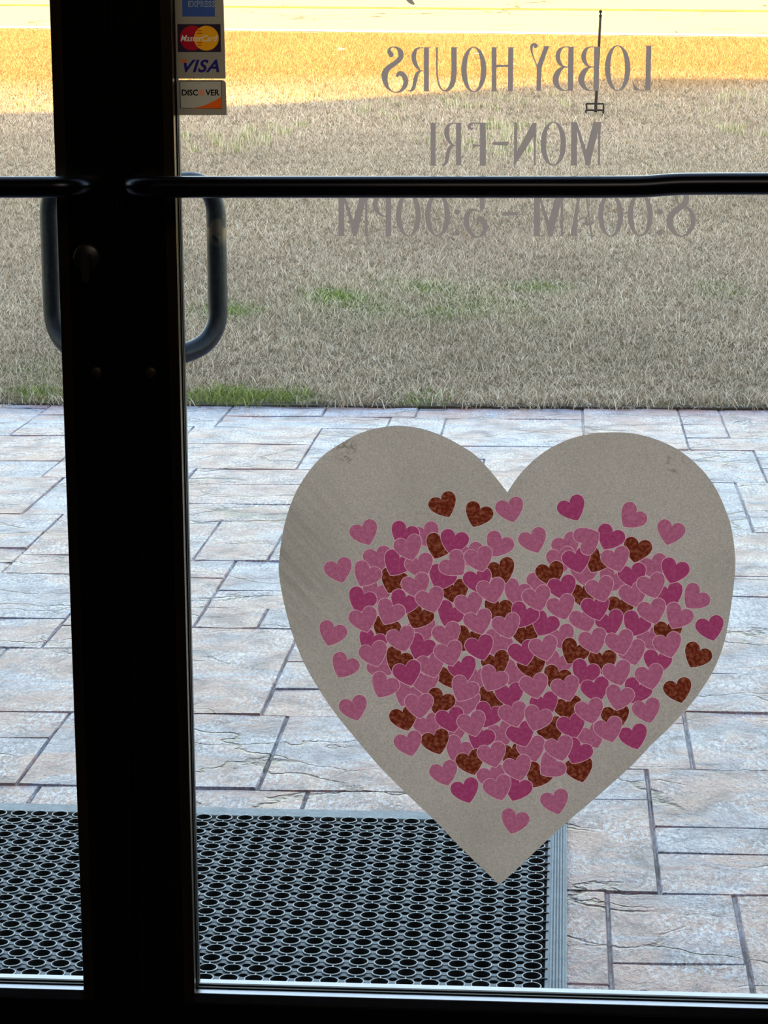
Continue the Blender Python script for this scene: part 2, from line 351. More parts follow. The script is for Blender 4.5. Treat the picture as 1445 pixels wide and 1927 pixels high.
# ------------------------------------------------------------------ lawn, road
m = NT('thatch soil'); a = m.noise(40, det=5, rough=.7); b = m.noise(1.6, det=3)
m.bsdf(m.mix(m.ramp(b, [(.4, 0.), (.7, .5)]), m.ramp(a, [(.3, srgb(84, 74, 58)), (.7, srgb(150, 136, 108))]), srgb(112, 112, 78)), .95, 0, m.bump(a, .8, .02), .1)
thatch = m.mat
rl0 = onS(0, 55); rl1 = onS(1445, 72); rd = (rl1-rl0); rd[2] = 0; rd /= np.linalg.norm(rd); rn = np.array([-rd[1], rd[0], 0])
if rn[1] < 0: rn = -rn
def road_pt(s, o, dz=0.): p = rl0+rd*s+rn*o; return (p[0], p[1], gz(p[1])+dz)
e0, e1 = road_pt(-40, 0), road_pt(60, 0)
xs = np.linspace(-30, 30, 41)
V = []; F = []
for x in xs:
    t = (x-rl0[0])/rd[0]; yr = (rl0+rd*t)[1]+.05
    V += [(x, EDGE, -.03), (x, EDGE+.005, .004), (x, EDGE+.4, gz(EDGE+.4)), (x, yr, gz(yr))]
for i in range(len(xs)-1):
    for k in range(3): q = i*4+k; F.append((q, q+4, q+5, q+1))
struct(obj('lawn', V, F, thatch))
soil = simple('dark damp soil', srgb(62, 56, 44), .95, grain=60)
sb = MB()
for i in range(60):
    x = -3.2+i*.087; j = random.uniform(-.012, .014); sb.box(x, x+.092, EDGE-.016+j*.5, EDGE+.05, -.02, .004+abs(j)*.3, .002)
struct(sb.build('soil_edge', soil))
for nm, (xa, xb) in (('side_lawn', (-30, -3.2)), ('side_lawn', (2.0, 30))):
    struct(MB().box(xa, xb, .06, EDGE+.01, -.15, -.01).build(nm, thatch))
m = NT('worn sun-tinted asphalt'); a = m.noise(25, det=6, rough=.7); b = m.noise(.8, m.pos((.4, 2.5, 1)), det=3)
vo = m.n('TexVoronoi', feature='DISTANCE_TO_EDGE'); vo.inputs['Scale'].default_value = .33
dv = m.n('TexNoise'); dv.inputs['Scale'].default_value = 1.3; dv.inputs['Detail'].default_value = 6; m.l(m.pos(), dv.inputs['Vector'])
va = m.n('VectorMath', operation='MULTIPLY_ADD'); m.l(dv.outputs['Color'], va.inputs[0]); va.inputs[1].default_value = (1.6, 1.6, 0); m.l(m.pos(), va.inputs[2]); m.l(va.outputs[0], vo.inputs['Vector'])
cr = m.math('MULTIPLY', m.ramp(vo.outputs['Distance'], [(.004, 1.), (.012, 0.)]), m.ramp(m.noise(.35, det=2), [(.42, 0.), (.5, 1.)]))
c = m.mix(b, m.mix(a, srgb(196, 184, 128), srgb(220, 210, 158)), srgb(206, 196, 140)); c = m.mix(m.math('MULTIPLY', cr, .8), c, srgb(86, 66, 46))  # ochre base puts the yellow of the low sunlight into the asphalt
m.bsdf(c, .85, 0, m.bump(a, .3, .01), .2); asphalt = m.mat
def strip(name, o0, o1, dz, mat, parent=None):
    V = []; F = []
    for i in range(41):
        s = -30+i*2.0; V += [road_pt(s, o0, dz), road_pt(s, o1, dz)]
        if i: F.append((2*i-2, 2*i, 2*i+1, 2*i-1))
    return obj(name, V, F, mat, parent)
road = struct(strip('road', 0, 9.5, .004, asphalt))
whitep = simple('white road paint', srgb(225, 225, 215), .7, grain=20); yellp = simple('yellow road paint', srgb(232, 200, 24), .7, grain=20)
strip('edge_line', .10, .42, .010, whitep, road)
yo = float(np.dot(onS(722, 16)-rl0, rn))
strip('centre_line', yo-.17, yo-.06, .010, yellp, road); strip('centre_line', yo+.06, yo+.17, .010, yellp, road)
V = []; F = []
for i in range(41):
    s = -30+i*2.0; p = road_pt(s, 9.5); q = road_pt(s, 30); V += [(p[0], p[1], p[2]), (q[0], q[1], q[2])]
    if i: F.append((2*i-2, 2*i, 2*i+1, 2*i-1))
struct(obj('far_verge', V, F, thatch))

# grass: clumps of curved blades set out on points
m = NT('dormant grass blade')
at = m.n('Attribute', attribute_type='GEOMETRY', attribute_name='shade'); gr = m.n('Attribute', attribute_type='INSTANCER', attribute_name='green')
dry = m.ramp(at.outputs['Fac'], [(0., srgb(128, 108, 90)), (.3, srgb(182, 162, 140)), (.6, srgb(222, 206, 184)), (1., srgb(250, 242, 228))])
grn = m.ramp(at.outputs['Fac'], [(0., srgb(78, 102, 44)), (.6, srgb(140, 168, 76)), (1., srgb(196, 206, 128))])
c = m.mix(m.math('LESS_THAN', m.math('ADD', m.math('MULTIPLY', at.outputs['Fac'], .6), .2), gr.outputs['Fac']), dry, grn)
c = m.mix(m.math('MULTIPLY', gr.outputs['Fac'], .35), c, grn)
pt = m.noise(.9, det=4, rough=.6); c = m.mix(m.ramp(pt, [(.35, .28), (.62, 0.)]), c, srgb(128, 112, 98), 'MIX')
go_ = m.n('Attribute', attribute_type='INSTANCER', attribute_name='sun_gold'); c = m.mix(go_.outputs['Fac'], c, m.ramp(at.outputs['Fac'], [(0., srgb(138, 92, 40)), (.5, srgb(190, 142, 70)), (1., srgb(214, 172, 98))]))  # golden tint towards the road paints the low sun's colour onto blades
d = m.n('BsdfDiffuse'); t = m.n('BsdfTranslucent'); m.l(c, d.inputs[0]); m.l(c, t.inputs[0]); mx = m.n('MixShader'); mx.inputs[0].default_value = .25
m.l(d.outputs[0], mx.inputs[1]); m.l(t.outputs[0], mx.inputs[2]); m.l(mx.outputs[0], m.out.inputs[0]); blade = m.mat
def clump(name, n, R, L, lean, w):
    V = []; F = []; C = []
    for i in range(n):
        r = R*math.sqrt(random.random()); a = random.random()*6.283; x, y = r*math.cos(a), r*math.sin(a)
        az = random.random()*6.283; ln = L*random.uniform(.5, 1.2); th = random.uniform(*lean); ww = w*random.uniform(.6, 1.2); sh = random.random()
        px, pz = 0., -.004; k = len(V); tw = random.uniform(-1.2, 1.2)
        for j in range(3):
            hw = ww*(1, .85, .1)[j]/2; sx, sy = -math.sin(az+tw), math.cos(az+tw)
            cx, cy = x+px*math.cos(az), y+px*math.sin(az)
            V += [(cx-sx*hw, cy-sy*hw, pz), (cx+sx*hw, cy+sy*hw, pz)]; C += [sh, sh]
            ang = th*(.5+.6*j); px += ln/2*math.sin(ang); pz += ln/2*math.cos(ang)
        F += [(k, k+1, k+3, k+2), (k+2, k+3, k+5, k+4)]
    me = bpy.data.meshes.new(name); me.from_pydata(V, [], F); me.materials.append(blade)
    me.attributes.new('shade', 'FLOAT', 'POINT').data.foreach_set('value', C)
    return bpy.data.objects.new(name, me)
protos = [clump('short_grass_tuft', 70, .085, .036, (.9, 2.1), .0030), clump('loose_grass_tuft', 70, .09, .044, (.7, 1.9), .0028), clump('tall_grass_tuft', 34, .06, .085, (.05, .6), .0035)]
ST_ = []; P = []; G = []; SC = []; K = []; RT = []
def green_at(px, py, x, y):
    g = 0.
    for (cx, cy, rx, ry, a) in ((690, 550, 170, 24, .50), (800, 590, 260, 34, .40), (430, 590, 90, 20, .65), (1000, 545, 180, 14, .30), (1330, 545, 120, 16, .35), (420, 750, 130, 12, .95), (75, 742, 60, 10, .8), (60, 700, 90, 30, .3), (800, 752, 20, 8, .7)):
        d = ((px-cx)/rx)**2+((py-cy)/ry)**2
        if d < 3: g = max(g, a*math.exp(-d*.9))
    return g
def proj(p):
    c = RW.T @ (np.array(p)-CAMP); return CX+FPX*c[0]/c[2], CY+FPX*c[1]/c[2]
from mathutils import noise as mn
Y = EDGE+.055
while Y < 29:
    D = Y+2.55; step = .062 if Y < 9 else (.075 if Y < 14 else .10)
    x = -.38*D-1.5
    while x < .22*D+1.5:
        xx = x+random.uniform(-.5, .5)*step; yy = Y+random.uniform(-.5, .5)*step
        t = (xx-rl0[0])/rd[0]; yr = (rl0+rd*t)[1]
        if yy < yr-.05 and yy > EDGE+.02:
            px, py = proj((xx, yy, gz(yy))); nz = mn.noise(Vector((xx*.7, yy*.7, 3.)))
            g = green_at(px, py, xx, yy)*(1+1.8*mn.noise(Vector((xx*3.5, yy*2.5, 9.))))+max(0., .05+.22*nz)*.5
            k = 0 if random.random() < .55 else 1
            if yy < EDGE+.2: k = 1; s = 1.25; g = min(1, g*1.25)+(.12 if random.random() < .3 else 0)
            else: s = random.uniform(.8, 1.2)*(1.0 if Y < 14 else 1.25)
            if 12.2 < yy < 16.5 and mn.noise(Vector((xx*1.1, yy*.8, 5.))) > .10 and random.random() < .16: k = 2; g = .5; s = random.uniform(.5, 1.15)
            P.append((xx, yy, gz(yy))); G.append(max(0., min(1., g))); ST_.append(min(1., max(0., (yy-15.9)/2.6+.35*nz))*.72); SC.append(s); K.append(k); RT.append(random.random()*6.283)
        x += step
    Y += step
me = bpy.data.meshes.new('grass'); me.from_pydata(P, [], [])
for nm, ty, dat in (('green', 'FLOAT', G), ('sc', 'FLOAT', SC), ('sun_gold', 'FLOAT', ST_), ('kd', 'INT', K), ('rt', 'FLOAT', RT)): me.attributes.new(nm, ty, 'POINT').data.foreach_set('value', dat)
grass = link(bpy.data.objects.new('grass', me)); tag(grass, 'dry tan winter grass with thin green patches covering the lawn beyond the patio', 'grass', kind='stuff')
ng = bpy.data.node_groups.new('scatter grass', 'GeometryNodeTree')
ng.interface.new_socket('Geometry', in_out='INPUT', socket_type='NodeSocketGeometry'); ng.interface.new_socket('Geometry', in_out='OUTPUT', socket_type='NodeSocketGeometry')
gi = ng.nodes.new('NodeGroupInput'); go = ng.nodes.new('NodeGroupOutput'); jn = ng.nodes.new('GeometryNodeJoinGeometry')
def attr(nm, ty): q = ng.nodes.new('GeometryNodeInputNamedAttribute'); q.data_type = ty; q.inputs[0].default_value = nm; return q.outputs[0]
kd, sc_, rt = attr('kd', 'INT'), attr('sc', 'FLOAT'), attr('rt', 'FLOAT'); cx = ng.nodes.new('ShaderNodeCombineXYZ'); ng.links.new(rt, cx.inputs[2]); cx.inputs[0].default_value = SLOPE
for k, pr in enumerate(protos):
    cmp_ = ng.nodes.new('FunctionNodeCompare'); cmp_.data_type = 'INT'; cmp_.operation = 'EQUAL'; ng.links.new(kd, cmp_.inputs[2]); cmp_.inputs[3].default_value = k
    ob = ng.nodes.new('GeometryNodeObjectInfo'); ob.inputs[0].default_value = pr
    ip = ng.nodes.new('GeometryNodeInstanceOnPoints'); ng.links.new(gi.outputs[0], ip.inputs['Points']); ng.links.new(cmp_.outputs[0], ip.inputs['Selection'])
    ng.links.new(ob.outputs['Geometry'], ip.inputs['Instance']); ng.links.new(cx.outputs[0], ip.inputs['Rotation']); ng.links.new(sc_, ip.inputs['Scale'])
    ng.links.new(ip.outputs[0], jn.inputs[0])
ng.links.new(jn.outputs[0], go.inputs[0])
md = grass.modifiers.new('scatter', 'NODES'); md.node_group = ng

# ------------------------------------------------------------------ perforated rubber mat
m = NT('dusty black rubber'); a = m.noise(55, det=5, rough=.7); b = m.noise(400, det=2)
m.bsdf(m.mix(.3, m.ramp(a, [(.3, srgb(122, 132, 140)), (.7, srgb(158, 168, 176))]), m.mix(b, 0., 1.), 'OVERLAY'), .6, 0, m.bump(b, .3, .0005), .35); rubber = m.mat
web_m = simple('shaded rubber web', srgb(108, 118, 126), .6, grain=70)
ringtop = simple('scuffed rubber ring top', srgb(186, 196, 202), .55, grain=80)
rubdark = simple('black rubber wall', srgb(26, 28, 32), .6); dirt = simple('dirty shade under mat', srgb(20, 19, 20), .95, grain=50)  # near-black ring walls and floor paint in the shade of the holes
PX = .0332; mx0, my0 = -.5655, float(onZ(391, 1537, .012)[1]); XE = .012; YE = float(onZ(365, 1522, .006)[1]); YN = .10
kx = range(-17, 17); cols = [mx0+PX*k for k in kx]; rows = [my0-PX*j for j in range(int((my0-.13)/PX)+1)]
fx0, fx1 = cols[0]-PX/2, cols[-1]+PX/2; fy0, fy1 = rows[-1]-PX/2, rows[0]+PX/2
mat_ = empty('rubber_mat', (0, .5, 0)); tag(mat_, 'dark perforated rubber door mat with raised rings lying on the patio outside the doors', 'mat')
def atm(o): o.location = (0, -.5, 0); return o
bo = MB()
bo.box(fx0-.04, XE+.001, fy1, YE, .0005, .0095, .0015); bo.box(fx1, XE, fy0, fy1, .0005, .0075, .0015); bo.box(fx0-.04, fx0, fy0, fy1, .0005, .0095, .0015); bo.box(fx0-.04, XE, YN, fy0, .0005, .0095, .0015)
for i in range(5): bo.box(fx1+.007+i*.0042, fx1+.0092+i*.0042, fy0+.003, fy1+.01, .0070, .0098)
atm(bo.build('mat_border', rubber, mat_)); atm(MB().box(fx0, fx1, fy0, fy1, .0003, .0012).build('mat_shade_sheet', dirt, mat_))  # added dark sheet: dirt plus the shade down inside the rings
# web cell with a small hole at its centre and quarter circles at its corners
hp = PX/2; Rr, rr = .0128, .0062
sq = []
for (sx, sy, a0) in ((1, 1, 180), (-1, 1, 270), (-1, -1, 0), (1, -1, 90)):
    pts = [(sx*hp+Rr*math.cos(math.radians(a0+90*k/5)), sy*hp+Rr*math.sin(math.radians(a0+90*k/5))) for k in range(6)]
    sq += pts[::-1]
n1 = len(sq); circ = [(rr*math.cos(2*math.pi*k/12), rr*math.sin(2*math.pi*k/12)) for k in range(12)]
vs, _, fs, _, _, of = delaunay_2d_cdt([Vector(p) for p in sq+circ], [], [list(range(n1)), list(range(n1, n1+12))], 1, 1e-7, True)
tri = [f_ for f_, o_ in zip(fs, of) if 0 in o_ and 1 not in o_]
V = []; F = []; MI = []
for cx_ in cols[:-1]:
    for ry in rows[:-1]:
        ccx, ccy = cx_+hp, ry-hp; k = len(V); V += [(p.x+ccx, p.y+ccy, .0088) for p in vs]; F += [tuple(i+k for i in t_) for t_ in tri]; MI += [0]*len(tri)
        k = len(V)
        for (x, y) in circ: V += [(x+ccx, y+ccy, .0088), (x+ccx, y+ccy, .0012)]
        for i in range(12): j = (i+1) % 12; F.append((k+2*i, k+2*j, k+2*j+1, k+2*i+1)); MI.append(1)
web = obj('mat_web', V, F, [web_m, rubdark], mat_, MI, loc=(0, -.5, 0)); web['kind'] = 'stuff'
rb = MB(); pr = [(.0130, .0012, 1), (.0134, .0110, 0), (.0131, .0120, 0), (.0119, .0120, 0), (.0116, .0112, 1), (.0115, .0012, 1)]
NS = 14
for i in range(len(pr)-1):
    q0, q1 = pr[i], pr[i+1]; vv = []
    for q in (q0, q1): vv += [(q[0]*math.cos(2*math.pi*k/NS), q[0]*math.sin(2*math.pi*k/NS), q[1]) for k in range(NS)]
    rb.add(vv, [(k, (k+1) % NS, NS+(k+1) % NS, NS+k) for k in range(NS)], 0 if 0 < i < 4 and not (i == 3) else 1)
rb.box(-.0009, .0009, .0128, .0205, .0040, .0112, 0, 0); rb.box(.0128, .0205, -.0013, .0013, .0040, .0088, 0, 1)
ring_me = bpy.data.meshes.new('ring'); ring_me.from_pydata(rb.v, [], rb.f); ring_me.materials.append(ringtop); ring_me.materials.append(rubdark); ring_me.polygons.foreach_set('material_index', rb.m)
ringpos = [(x, y) for y in rows for x in cols]
vis = []
for (x, y) in ringpos:
    px, py = proj((x, y, .012))
    if 0 <= px <= 1445 and py < 1858 and not (150 < px < 362): vis.append((-py, x, y))
vis.sort(); near = set((x, y) for _, x, y in vis[:300])
rest = MB()
for (x, y) in ringpos:
    if (x, y) in near:
        o = bpy.data.objects.new('ring', ring_me); o.location = (x, y-.5, 0); link(o, mat_)
    else:
        n0 = len(rest.v); rest.v += [(a+x, b+y, c) for a, b, c in rb.v]; rest.f += [tuple(i+n0 for i in q) for q in rb.f]; rest.m += rb.m
o = atm(rest.build('ring_field', [ringtop, rubdark], mat_)); o['kind'] = 'stuff'
HEARTS = '''P,688.6,1008.8,-22,9 M,757.7,1012,22,1 P,712.6,1057.6,-14,0 M,743.2,1066.6,27,2 P,686.2,1087.1,27,2.2 P,639.5,1079.3,-17,9 P,804.6,1013.1,-23,0 P,771.2,1036.7,-17,4 P,791.7,1071.2,-16,3 D,823.9,1034.2,19,1 M,852.5,1026,13,2 P,885.5,1050.4,-13,0 P,903.5,1058.2,-16,4 P,859,1067.6,-44,3 M,828.5,1093,22,1 M,900.9,1099.3,-14,3 D,946.4,1080,-21,2 P,961.7,965.4,-15,9 D,897,974.8,22,9 D,837.7,956.5,-25,9 P,935.3,1031.1,27,1 P,1006.1,1023.4,-21,9 M,1079.6,962.8,-25,9 P,1069.2,1032.8,-25,0 P,1057.3,1058.9,-13,1 D,1037.2,1086.3,-14,3 M,1087.4,1060.7,-15,3 P,1020.9,1101.8,-15,0 P,1098.7,1083.6,2,0 P,1111.4,1011.8,-120,5 M,1144.4,1017.8,27,2 D,1197.4,1040.8,13,1 P,1160.9,1058.5,-16,4 D,1120.3,1060.4,24,1 M,1192.1,1089.4,-14,2 P,1232.9,1072.7,-20,0 M,1266.7,1080.5,18,3 P,1194.1,1124.9,-16,3 P,1228.4,1108.2,-17,4 M,1261.7,1126.2,-16,1 P,1303.4,1130,43,9 P,1259.5,1008,15,9 P,1184.9,977.6,42,9 M,677.4,1135.7,23,2 P,702.6,1121.7,25,0 P,686.2,1172,-16,3 P,730.8,1158.3,25,3 M,756.9,1140.8,22,2 D,737.9,1099.3,23,1 P,622.7,1198.3,19,9 D,784.9,1166.1,27,1 D,723.6,1190.2,21,1 M,697.1,1214.8,22,2 P,705.6,1236.9,-18,4 P,757.2,1208.6,-17,3 M,788.9,1223.8,27,2 P,797,1191.1,-18,0 P,843.1,1200.8,-16,3 P,846.6,1235.9,-16,4 M,843.7,1161.6,26,1 P,884.8,1144.1,-15,2 P,812.3,1135.1,-18,5 P,902.3,1176.2,-17,4 P,926.5,1117.3,-14,5 P,785.5,1108.6,-18,4 D,858.4,1119.9,-15,0.8 D,876.1,1208.6,21,1 M,905.1,1224.8,-16,4 P,933,1215.7,25,1 D,935.5,1153.6,12,1 P,968.9,1120.1,23,1 P,1012.5,1132,-16,4 P,955.2,1183.9,-16,4 M,982.9,1164,24,3 M,1021.2,1179.9,26,2 D,990.3,1200.6,-6,1 M,986,1234.7,-16,3 P,1024.9,1225.9,-14,4 P,1058.9,1205.5,-22,0 D,1076.7,1232.8,28,2 P,1045.9,1254.7,22,0 D,1045.3,1282.4,20,2 P,1058.5,1148.5,-17,4 M,1060.4,1112.4,-16,3 D,1098.7,1125.7,-8,1 M,1123.1,1150,-15,3 P,1131.8,1114.7,-17,5 P,1147.9,1097.9,26,0 D,1169,1148.9,-6,1 P,1229.1,1156.6,-15,3 M,1149.7,1177.6,-16,2 P,1118.3,1212.3,-17,4 M,1193.6,1181,25,2 P,1168.4,1215.1,-16,4 P,1228.5,1207.8,-19,0 P,1101.5,1171.8,-20,1 P,1190.9,1233.9,-16,2 D,1258,1195.8,-6,1 P,1258.6,1219.7,-15,4 P,1272.9,1166.1,28,3 M,1338.3,1188.2,-14,9 D,1307.8,1239.9,29,9 M,1235.6,1252.1,9,2.5 P,1224,1279.5,-13,4.5 D,1277.9,1305.2,-15,9 D,1134.2,1251.8,-4,1 P,1163.6,1272.7,-16,4 M,1098.2,1271.7,21,3 M,1122.5,1303.8,-15,3.5 P,1066.5,1301.8,-16,4.5 P,1163.9,1318.8,13,4.6 P,1111.6,1344.3,-15,4 M,1195.6,1306.6,24,4.2 P,1218.7,1343.2,-15,9 D,1159.8,1355.4,-12,1 P,1147.4,1379.2,-16,4 M,1194.4,1392.6,-16,3 P,1117.2,1390.7,-24,2 D,1071.1,1339.4,-16,1 M,1077.7,1372.3,-16,3 M,1026.6,1332,-16,2 P,1007,1297,-13,4 P,1009.2,1358,18,4.5 D,1040.1,1379.8,-23,1 M,983.3,1387.9,-21,3 P,968.1,1350.5,-16,4 M,960.3,1313.8,-9,3 P,1054.3,1414.4,-16,4 P,963.7,1271.7,20,0 D,1002,1260.2,-12,1 D,935.7,1254.3,-18,1 P,924.8,1283.8,26,4 M,873.1,1265.2,-17,2 P,895.8,1282.9,7,0 D,848.9,1278.3,-18,1 P,870,1303.2,27,4 P,813.4,1257.7,-18,3 M,768.9,1273,-16,4 P,801.2,1289.8,-10,2 P,762.7,1312.2,27,1 P,789.4,1334,-4,4 P,719.7,1296,27,2 P,723.1,1256.5,-44,1 D,745.8,1248.1,29,2 D,762.7,1357.7,-17,2 P,807.1,1371.7,-17,1 D,822.6,1402.2,-18,3 P,770.8,1405.5,-16,9 P,667.8,1338.7,-17,9 P,644.9,1259.1,27,9 D,824.9,1326.2,26,2 M,849.2,1360.5,-16,3 P,890.3,1368,-16,4.5 P,877.2,1328.1,-4,1 M,916.7,1351.8,20,3 D,921.4,1322,22,1 P,947.6,1385.1,-23,1 M,899.9,1392.9,27,3 P,852.3,1384.2,-8,0 P,858.5,1415.9,28,2 D,887.5,1440.8,-17,3 P,928.3,1426.4,-16,4 P,927.3,1468.8,-17,1 P,939.2,1488.7,-18,4 D,966.8,1426.7,-12,1 P,976.2,1451.3,-17,4 M,970.6,1490,21,2 D,1009.8,1465.1,23,1 P,1031.9,1445.4,50,3 P,1002.9,1415.5,-17,2 M,1083.9,1420.2,27,3 D,1091.7,1454.3,-15,1 P,1046.5,1514.9,-16,9 P,966.2,1551.9,15,9 M,878.1,1493.9,-18,9 P,838,1461.3,-17,9'''
# ------------------------------------------------------------------ the two doors
def door(name, x0, x1, meet):
    """meet: +1 when the meeting stile is at x0 (right leaf), -1 at x1 (left leaf)"""
    d = struct(empty(name, (x0, 0, 0))); L = (x0, 0, 0)
    def part(mb, nm, mat, sm=False):
        o = mb.build(nm, mat, d, sm); o.location = (-x0, 0, 0); return o
    zt, zb = 2.108, .0835
    part(MB().box(x0, x0+.0535, 0, .044, .012, zt, .0012), 'stile', bronze); part(MB().box(x1-.0535, x1, 0, .044, .012, zt, .0012), 'stile', bronze)
    part(MB().box(x0+.0535, x1-.0535, 0, .044, .012, zb, .0012), 'bottom_rail', bronze); part(MB().box(x0+.0535, x1-.0535, 0, .044, zt-.09, zt, .0012), 'top_rail', bronze)
    a, b, c, e = x0+.0535, x1-.0535, zb, zt-.09; s = .013
    for (ya, yb) in ((.0002, .0148), (.0285, .0438)):
        sm_ = stopdark if ya < .01 else bronze
        part(MB().box(a, a+s, ya, yb, c, e, .0008), 'glazing_stop', sm_); part(MB().box(b-s, b, ya, yb, c, e, .0008), 'glazing_stop', sm_)
        part(MB().box(a+s, b-s, ya, yb, c, c+s, .0008), 'glazing_stop', stopmetal); part(MB().box(a+s, b-s, ya, yb, e-s, e, .0008), 'glazing_stop', stopmetal)
    g = MB()
    for (ya, yb) in ((.0149, .0179), (.0241, .0284)):
        s2 = s+.0015; g.box(a, a+s2, ya, yb, c, e); g.box(b-s2, b, ya, yb, c, e); g.box(a, b, ya, yb, c, c+s2); g.box(a, b, ya, yb, e-s2, e)
    part(g, 'gasket', gasket)
    part(MB().box(a+.003, b-.003, .018, .024, c+.003, e-.003), 'glass_pane', glass)
    # push bar
    z = 1.0657
    xm = x0+.0265 if meet > 0 else x1-.0265; xe = x1-.0265 if meet > 0 else x0+.0265; sg = 1 if meet > 0 else -1
    path = [(xm, .001, z), (xm, -.060, z)]
    if meet > 0: path += [(.03, -.060, z-.0004), (.085, -.060, z), (.115, -.060, z+.0026), (.16, -.060, z+.003)]; z2 = z+.003
    else: z2 = z
    path += [(xe, -.060, z2), (xe, .001, z2)]
    part(MB().tube(bend(path, .034, 10), .0119, 20), 'push_bar', barmetal, True)
    # exterior pull
    xg = xm+sg*.0705; zl, zh = .8575, 1.0635
    xa = xm-.0 if meet < 0 else xm+.007
    pp = [(xa, .043, zl), (xg, .098, zl+.018), (xg, .098, zh-.0), (xa, .043, zh)]
    part(MB().tube(bend(pp, .040, 10), .0116, 20), 'pull_handle', handlemat, True)
    for zz in (zl, zh): pass
    bz = float(onY(226, 701, 0)[2])
    bt = MB(); bt.lathe([(.0001, -.0035), (.004, -.0037), (.0062, -.0025), (.0072, .0003)], (xa if meet < 0 else xa, 0, bz), 'y', 20)
    part(bt, 'through_bolt', boltmat, True)
    if meet < 0:
        lx, lz = -.5395, .983
        lk = MB(); lk.lathe([(.0001, -.004), (.0135, -.004), (.0160, -.002), (.0165, .0002)], (lx, 0, lz), 'y', 28)
        lc = part(lk, 'lock_cylinder', chromedark, True)
        pts = [(0, .006), (.0045, .004), (.0062, -.004), (.0062, -.014), (.0045, -.024), (.002, -.028), (0, -.0285), (-.002, -.028), (-.0045, -.024), (-.0062, -.014), (-.0062, -.004), (-.0045, .004)]
        n = len(pts); v = [(lx+x, -.0042, lz+z_) for x, z_ in pts]+[(lx+x*.8, -.013, lz+z_) for x, z_ in pts]
        f = [(i, (i+1) % n, (i+1) % n+n, i+n) for i in range(n)]+[tuple(range(n, 2*n))]
        obj('thumb_turn', v, f, chromedark, lc)
    return d
D1 = door('door_1', -1.423, -.5065, -1)
o = MB().box(-.5063, -.5037, .010, .036, .012, 2.10).build('weatherstrip', gasket, D1); o.location = (1.423, 0, 0); D2 = door('door_2', -.5035, .408, 1)

# ------------------------------------------------------------------ flat prints on the glass
def flat(layers):
    """layers: list of (key, [polygons]) from back to front, in picture pixels on the pane.
    Returns {key: (verts2d, tris)} of what stays uncovered, all in one plane."""
    V = []; F = []; own = []
    for k, (key, polys) in enumerate(layers):
        for p in polys:
            if sum(p[i-1][0]*p[i][1]-p[i][0]*p[i-1][1] for i in range(len(p))) < 0: p = list(p)[::-1]
            n0 = len(V); V += [Vector((float(a[0]), float(a[1]))) for a in p]; F.append(list(range(n0, len(V)))); own.append(k)
    vs, _, fs, _, _, _ = delaunay_2d_cdt(V, [], F, 0, 1e-4, True)
    cen = np.array([[sum(vs[i].x for i in f_)/3, sum(vs[i].y for i in f_)/3] for f_ in fs]); top = np.full(len(fs), -1)
    for fi, o_ in enumerate(F):
        q = np.array([V[i][:] for i in o_]); lo_, hi_ = q.min(0), q.max(0)
        idx = np.nonzero((cen[:, 0] >= lo_[0]) & (cen[:, 0] <= hi_[0]) & (cen[:, 1] >= lo_[1]) & (cen[:, 1] <= hi_[1]) & (top < own[fi]))[0]
        if not len(idx): continue
        c = cen[idx]; ins = np.zeros(len(idx), bool)
        for i in range(len(q)):
            (xa, ya), (xb, yb) = q[i-1], q[i]
            if ya == yb: continue
            cr_ = ((ya > c[:, 1]) != (yb > c[:, 1])) & (c[:, 0] < (xb-xa)*(c[:, 1]-ya)/(yb-ya)+xa); ins ^= cr_
        top[idx[ins]] = own[fi]
    out = {}
    for f_, k in zip(fs, top):
        if k < 0: continue
        key = layers[k][0]
        vv, ff, mp = out.setdefault(key, ([], [], {}))
        t = []
        for i in f_:
            if i not in mp: mp[i] = len(vv); vv.append((vs[i].x, vs[i].y))
            t.append(mp[i])
        ff.append(t)
    return {k: (a, b) for k, (a, b, c) in out.items()}
def put(name, data, mats, Yp, org, parent=None):
    """data: list of (verts2d, tris, material index) laid on the pane plane Y=Yp"""
    V = []; F = []; MI = []
    for (v2, ff, mi) in data:
        n0 = len(V)
        for (x, y) in v2:
            p = onY(x, y, Yp); V.append((p[0]-org[0], p[1]-org[1], p[2]-org[2]))
        F += [tuple(i+n0 for i in t) for t in ff]; MI += [mi]*len(ff)
    return obj(name, V, F, mats, parent, MI, loc=(0, 0, 0) if parent is not None else org)

